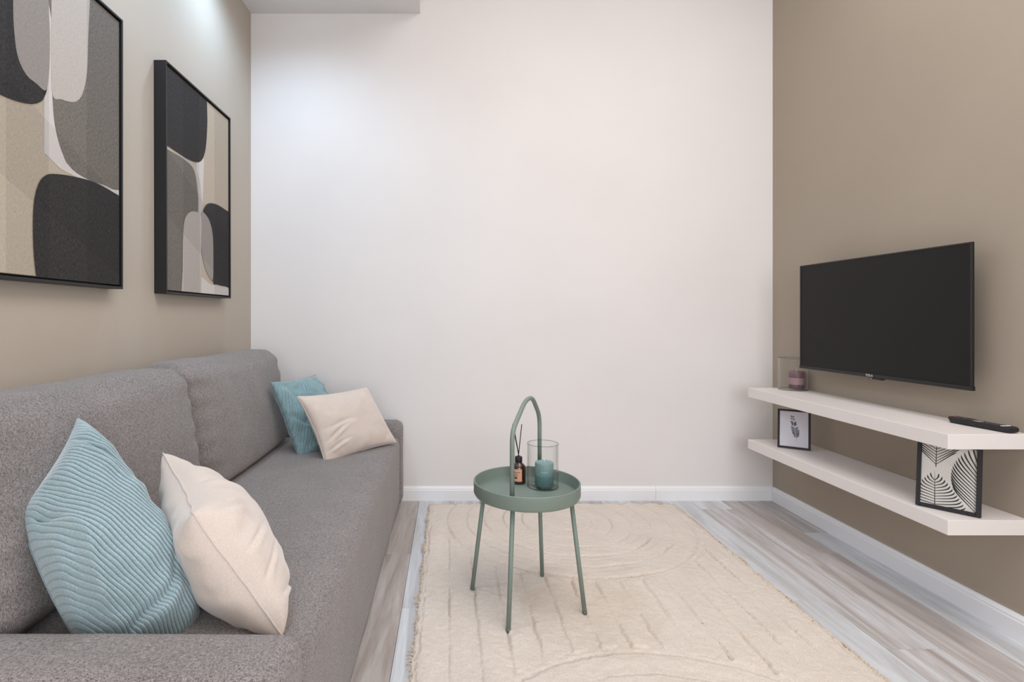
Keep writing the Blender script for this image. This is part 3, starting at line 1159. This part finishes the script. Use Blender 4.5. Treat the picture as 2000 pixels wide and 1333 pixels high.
# candle glass on the shelf
glass_cylinder('clear glass tumbler around the mauve candle on the upper shelf', 1.755, 2.735, ZU + .0005, .066, .162)
mauve = candle_mat('mauve_wax', srgb(120, 92, 96), None, srgb(150, 122, 128),
                   [(.22, srgb(104, 78, 82)), (.26, srgb(170, 140, 144)), (.58, srgb(168, 136, 142)), (.62, srgb(116, 84, 92)), (.88, srgb(126, 96, 104))])
candle('mauve striped candle standing in the glass on the upper shelf', 1.778, 2.742, ZU + .0075, .0345, .088, mauve)

# remote control
rc = thing('remote_control', 'black remote control lying at the near end of the upper shelf', 'remote', (0, 0, 0))
pa, pb = Vector((1.769, 1.882, 0)), Vector((1.790, 1.694, 0))
dr = (pb - pa).normalized()
rc.location = ((pa + pb) / 2).to_tuple()[:2] + (ZU + .0005,)
rc.rotation_euler = (0, 0, math.atan2(dr.y, dr.x))
L = .186
bm = bmesh.new()
sec = [(-.5, .019, .006, .021), (-.47, .021, .0, .021), (-.25, .0225, .0, .021), (0, .0225, 0, .0185), (.25, .0225, 0, .019), (.44, .022, 0, .019), (.5, .018, .003, .016)]
rings = []
for (t_, w_, z0, z1) in sec:
    x = t_ * L
    rings.append([bm.verts.new((x, y, z)) for y, z in ((-w_ * .75, z0), (w_ * .75, z0), (w_, z0 + (z1 - z0) * .5), (w_ * .93, z1), (-w_ * .93, z1), (-w_, z0 + (z1 - z0) * .5))])
for p, q in zip(rings, rings[1:]):
    for i in range(6):
        bm.faces.new((p[i], p[(i + 1) % 6], q[(i + 1) % 6], q[i]))
bm.faces.new(rings[0])
bm.faces.new(rings[-1][::-1])
obj('body', bm, M_blackmat, rc)
M_key = plain('remote_key', srgb(70, 68, 72), .4)
M_kw = plain('remote_white_key', srgb(225, 222, 222), .4)
M_kr = plain('remote_red_key', srgb(170, 30, 40), .4)
for i in range(11):
    for j in range(3):
        x, y = -.41 * L + i * .0145, (j - 1) * .0115
        if i in (4, 5):
            continue
        zt_ = .0206 if i < 3 else .0188
        m_ = M_kr if (i, j) == (0, 0) else (M_kw if i == 10 or (i, j) == (3, 1) else M_key)
        obj('key', mkbox(x - .0045, x + .0045, y - .0036, y + .0036, zt_ - .003, zt_ + .0014, bev=.0008, seg=1), m_, rc)
bm = lathe([(0, .0185), (.013, .0185), (.0135, .0196), (.012, .0207), (.006, .0205), (.0055, .021), (0, .021)], 24)
bmesh.ops.translate(bm, vec=(-.41 * L + 4.5 * .0145, 0, 0), verts=bm.verts)
obj('navigation_ring', bm, plain('silver_key', srgb(160, 160, 165), .35, .6), rc, True)

# ------------------------------------------------------------------ television
M_screen = plain('screen_glass', srgb(22, 21, 21), .45, spec=.25)
A = px(1562, 722, 2.64)
B = px(1898, 767, 1.80)
wv = Vector((B.x - A.x, B.y - A.y, 0))
W_ = wv.length
ang = math.atan2(wv.y, wv.x)
H_ = .503
tv_ = thing('television', 'flat black television mounted on the taupe wall above the shelves', 'television',
            ((A.x + B.x) / 2, (A.y + B.y) / 2, CAMZ - .2450))
tv_.rotation_euler = (0, 0, ang)
# local x runs from the far to the near edge, local +y points to the wall
bz = bmesh.new()
t_ = .006
box(bz, -W_ / 2, -W_ / 2 + t_, 0, .010, 0, H_, bev=.001)
box(bz, W_ / 2 - t_, W_ / 2, 0, .010, 0, H_, bev=.001)
box(bz, -W_ / 2 + t_, W_ / 2 - t_, 0, .010, H_ - t_, H_, bev=.001)
box(bz, -W_ / 2 - .001, W_ / 2 + .001, -.0015, .012, 0, .0145, bev=.001)
obj('bezel', bz, plain('tv_black_plastic', srgb(20, 20, 21), .42), tv_)
obj('screen', mkbox(-W_ / 2 + t_, W_ / 2 - t_, .002, .0095, .0145, H_ - t_), M_screen, tv_)
obj('rear_housing', mkbox(-W_ / 2 + .12, W_ / 2 - .12, .0095, .045, .03, H_ - .12, bev=.006), M_blackmat, tv_)
obj('wall_bracket', mkbox(-.11, .11, .045, .058, .14, .36, bev=.002), M_blackmat, tv_)
tm = text_mesh('TESLA', .014, .0004)
to = obj('logo', tm, plain('logo_silver', srgb(190, 192, 195), .35), tv_)
to['label'] = 'silver lettering at the bottom of the screen'
to.rotation_euler = (PI / 2, 0, 0)
to.location = (.0, -.0022, .0076)
bm = mkbox(-.004, .056, .0, .02, -.007, .001, bev=.002)
rcv = obj('sensor_housing', bm, M_blackmat, tv_)
obj('indicator_lamp', mkbox(.002, .012, -.0006, .004, -.006, -.001, bev=.001), plain('clear_red_lens', srgb(190, 110, 100), .2), rcv)


# ------------------------------------------------------------------ small framed prints on the lower shelf
def small_frame(label, BL, BR, h, lean, fw, print_fn, dep=.016):
    BL, BR = Vector(BL), Vector(BR)
    w = (BR - BL).length
    t = thing('framed_print', label, 'picture', ((BL.x + BR.x) / 2, (BL.y + BR.y) / 2, ZL_ + .0005 + dep * math.sin(lean)))
    rz = math.atan2((BR - BL).y, (BR - BL).x)
    t.rotation_euler = Matrix.Rotation(rz, 3, 'Z').to_4x4().__matmul__(Matrix.Rotation(-lean, 4, 'X')).to_euler()
    t.location.z = ZL_ + .0005
    fr = bmesh.new()
    # local y from 0 (front) to -? : front faces local -y
    for a in ((-w / 2, -w / 2 + fw, 0, h), (w / 2 - fw, w / 2, 0, h), (-w / 2 + fw, w / 2 - fw, 0, fw), (-w / 2 + fw, w / 2 - fw, h - fw, h)):
        box(fr, a[0], a[1], -dep, 0, a[2], a[3], bev=.001, seg=1)
    obj('frame', fr, M_blackmat, t)
    obj('backing', mkbox(-w / 2 + fw, w / 2 - fw, -.005, -.001, fw, h - fw), M_blackmat, t)
    pr, inkm = print_fn(w / 2 - fw, h, fw)
    p = obj('print', pr, inkm, t)
    obj('glazing', mkbox(-w / 2 + fw, w / 2 - fw, -dep + .005, -dep + .0056, fw, h - fw), glass('picture_glazing', (.97, .97, .97, 1), 1.22), t)
    return t


def ribbon(bm, pts, w0, w1, y, mi, box_):
    P = [Vector(p) for p in pts]
    L, Rr = [], []
    N = len(P)
    for i, p in enumerate(P):
        d = (P[min(i + 1, N - 1)] - P[max(i - 1, 0)])
        d = d.normalized() if d.length else Vector((1, 0))
        nn = Vector((-d.y, d.x))
        s = i / (N - 1)
        w = (w0 + (w1 - w0) * s) * .5
        if s > .85:
            w *= (1 - s) / .15 * .8 + .2
        L.append(p + nn * w)
        Rr.append(p - nn * w)
    for i in range(N - 1):
        q = clip_poly([L[i], L[i + 1], Rr[i + 1], Rr[i]], *box_)
        if len(q) >= 3:
            f = bm.faces.new([bm.verts.new((a[0], y, a[1])) for a in q])
            f.material_index = mi


M_paper = plain('print_paper', srgb(222, 216, 211), .8)
M_ink = plain('dark_green_ink', srgb(38, 46, 44), .8)
M_paper2 = plain('cool_print_paper', srgb(214, 213, 222), .8)
M_ink2 = plain('grey_ink', srgb(132, 133, 143), .8)
M_ink3 = plain('dark_grey_ink', srgb(104, 101, 106), .8)


def leaf_print(hw, h, fw):
    bm = mkbox(-hw, hw, -.0075, -.005, fw, h - fw)
    bx = (-hw, hw, fw, h - fw)
    Y = -.0079
    W2, H2 = 2 * hw, h - 2 * fw

    def uv(u, v):
        return Vector((-hw + u * W2, fw + v * H2))

    def leaf(base, tip, env, nv, t0s, rise, w, sides=(1, -1), mid=True):
        base, tip = uv(*base), uv(*tip)
        ax = tip - base
        Lx = ax.length
        d = ax.normalized()
        nn = Vector((-d.y, d.x))
        if mid:
            ribbon(bm, [base - d * .006, base + ax * .5, tip], .0022, .0012, Y, 1, bx)
        for s in sides:
            for i in range(nv):
                t0 = t0s[0] + (t0s[1] - t0s[0]) * i / (nv - 1)
                te = t0 + rise[2]
                e = env(te) * W2
                if e <= 0:
                    continue
                p0 = base + d * Lx * t0
                p1 = p0 + nn * s * e * .5 + d * Lx * rise[0]
                p2 = p0 + nn * s * e * (.95 if rise[0] < .18 else .8) + d * Lx * rise[1]
                p3 = p0 + nn * s * e * 1.03 + d * Lx * rise[2]
                pts = []
                for q in range(11):
                    t = q / 10
                    pts.append(p0 * (1 - t) ** 3 + p1 * 3 * t * (1 - t) ** 2 + p2 * 3 * t * t * (1 - t) + p3 * t ** 3)
                ribbon(bm, pts, w * .4, w, Y, 1, bx)
    leaf((.27, .0), (.25, .56), lambda t: .56 * max(0, 1 - t) ** .75, 14, (-.22, .80), (.06, .07, .21), .0044)
    leaf((.27, .66), (.27, 1.30), lambda t: .62 * min(1, max(0, t + .1)) ** .8, 9, (.02, .66), (.19, .33, .38), .0042)
    leaf((1.02, .04), (1.10, 1.02), lambda t: .50 * math.sin(PI * min(1, max(0, t * .92 + .02))) ** .6, 18, (-.06, .84), (.16, .27, .38), .0048, (1,), False)
    return bm, [M_paper, M_ink]


def sprig_print(hw, h, fw):
    bm = mkbox(-hw, hw, -.0075, -.005, fw, h - fw)
    bx = (-hw, hw, fw, h - fw)
    W2, H2 = 2 * hw, h - 2 * fw
    rr = random.Random(5)

    def uv(u, v):
        return Vector((-hw + u * W2, fw + v * H2))

    lay = [0]

    def blade(c, ang, L, w, mi):
        lay[0] += 1
        pts = []
        for q in range(12):
            a = 2 * PI * q / 12
            p = Vector((math.cos(a) * L, math.sin(a) * w * (1 - .35 * math.cos(a))))
            pts.append(Vector((c.x + p.x * math.cos(ang) - p.y * math.sin(ang), c.y + p.x * math.sin(ang) + p.y * math.cos(ang))))
        q = clip_poly(pts, *bx)
        if len(q) > 2:
            bm.faces.new([bm.verts.new((a[0], -.0079 - lay[0] * .00003, a[1])) for a in q]).material_index = mi
    ribbon(bm, [uv(.60, .17), uv(.55, .45), uv(.46, .70), uv(.44, .86)], .0011, .0007, -.0077, 1, bx)
    for (v, s, L, mi) in ((.85, .5, .0055, 2), (.78, .6, .0055, 2), (.68, .8, .0085, 2), (.63, .8, .008, 2), (.53, 1, .010, 1), (.47, 1, .010, 1),
                          (.43, 1.1, .011, 1), (.37, 1, .010, 2), (.31, .8, .009, 1)):
        cx_ = .44 + (.86 - v) * .25
        blade(uv(cx_ - .07 * s, v + .012), math.radians(125 + rr.uniform(-15, 15)), L, L * .48, mi)
        blade(uv(cx_ + .07 * s, v), math.radians(50 + rr.uniform(-15, 15)), L, L * .48, mi)
    return bm, [M_paper2, M_ink2, M_ink3]


b_ = (ZL_)


def foot(x, y):
    Y = (CAMZ - ZL_) * F / (y - CY)
    return ((x - CX) * Y / F, Y, 0)


small_frame('small black-framed print of a grey leafy sprig, at the far end of the lower shelf',
            foot(1518.5, 873.5), foot(1583.5, 881), .188, math.radians(11), .009, sprig_print, .012)
small_frame('larger black-framed print of striped palm leaves, at the near end of the lower shelf',
            foot(1789.5, 985.5), foot(1917, 1012), .221, math.radians(9), .0115, leaf_print, .016)

# recessed spotlights above the view
for y in (2.42, 1.5, .3):
    t = thing('downlight', ('round recessed downlight nearest the white wall', 'round recessed downlight in the middle of the soffit', 'round recessed downlight nearest the rear wall')[(2.42, 1.5, .3).index(y)], 'light', (-.84, y, ZS), 0, 'recessed downlights in the soffit')
    smooth_angle(obj('ring', lathe([(.030, -.003), (.042, -.003), (.044, 0), (.030, 0)], 32, closed=True), M_base, t), 40)
    obj('bulb', lathe([(0, -.001), (.0295, -.001), (.0295, 0), (0, 0)], 24), plain('frosted_bulb', srgb(240, 240, 240), .5), t)
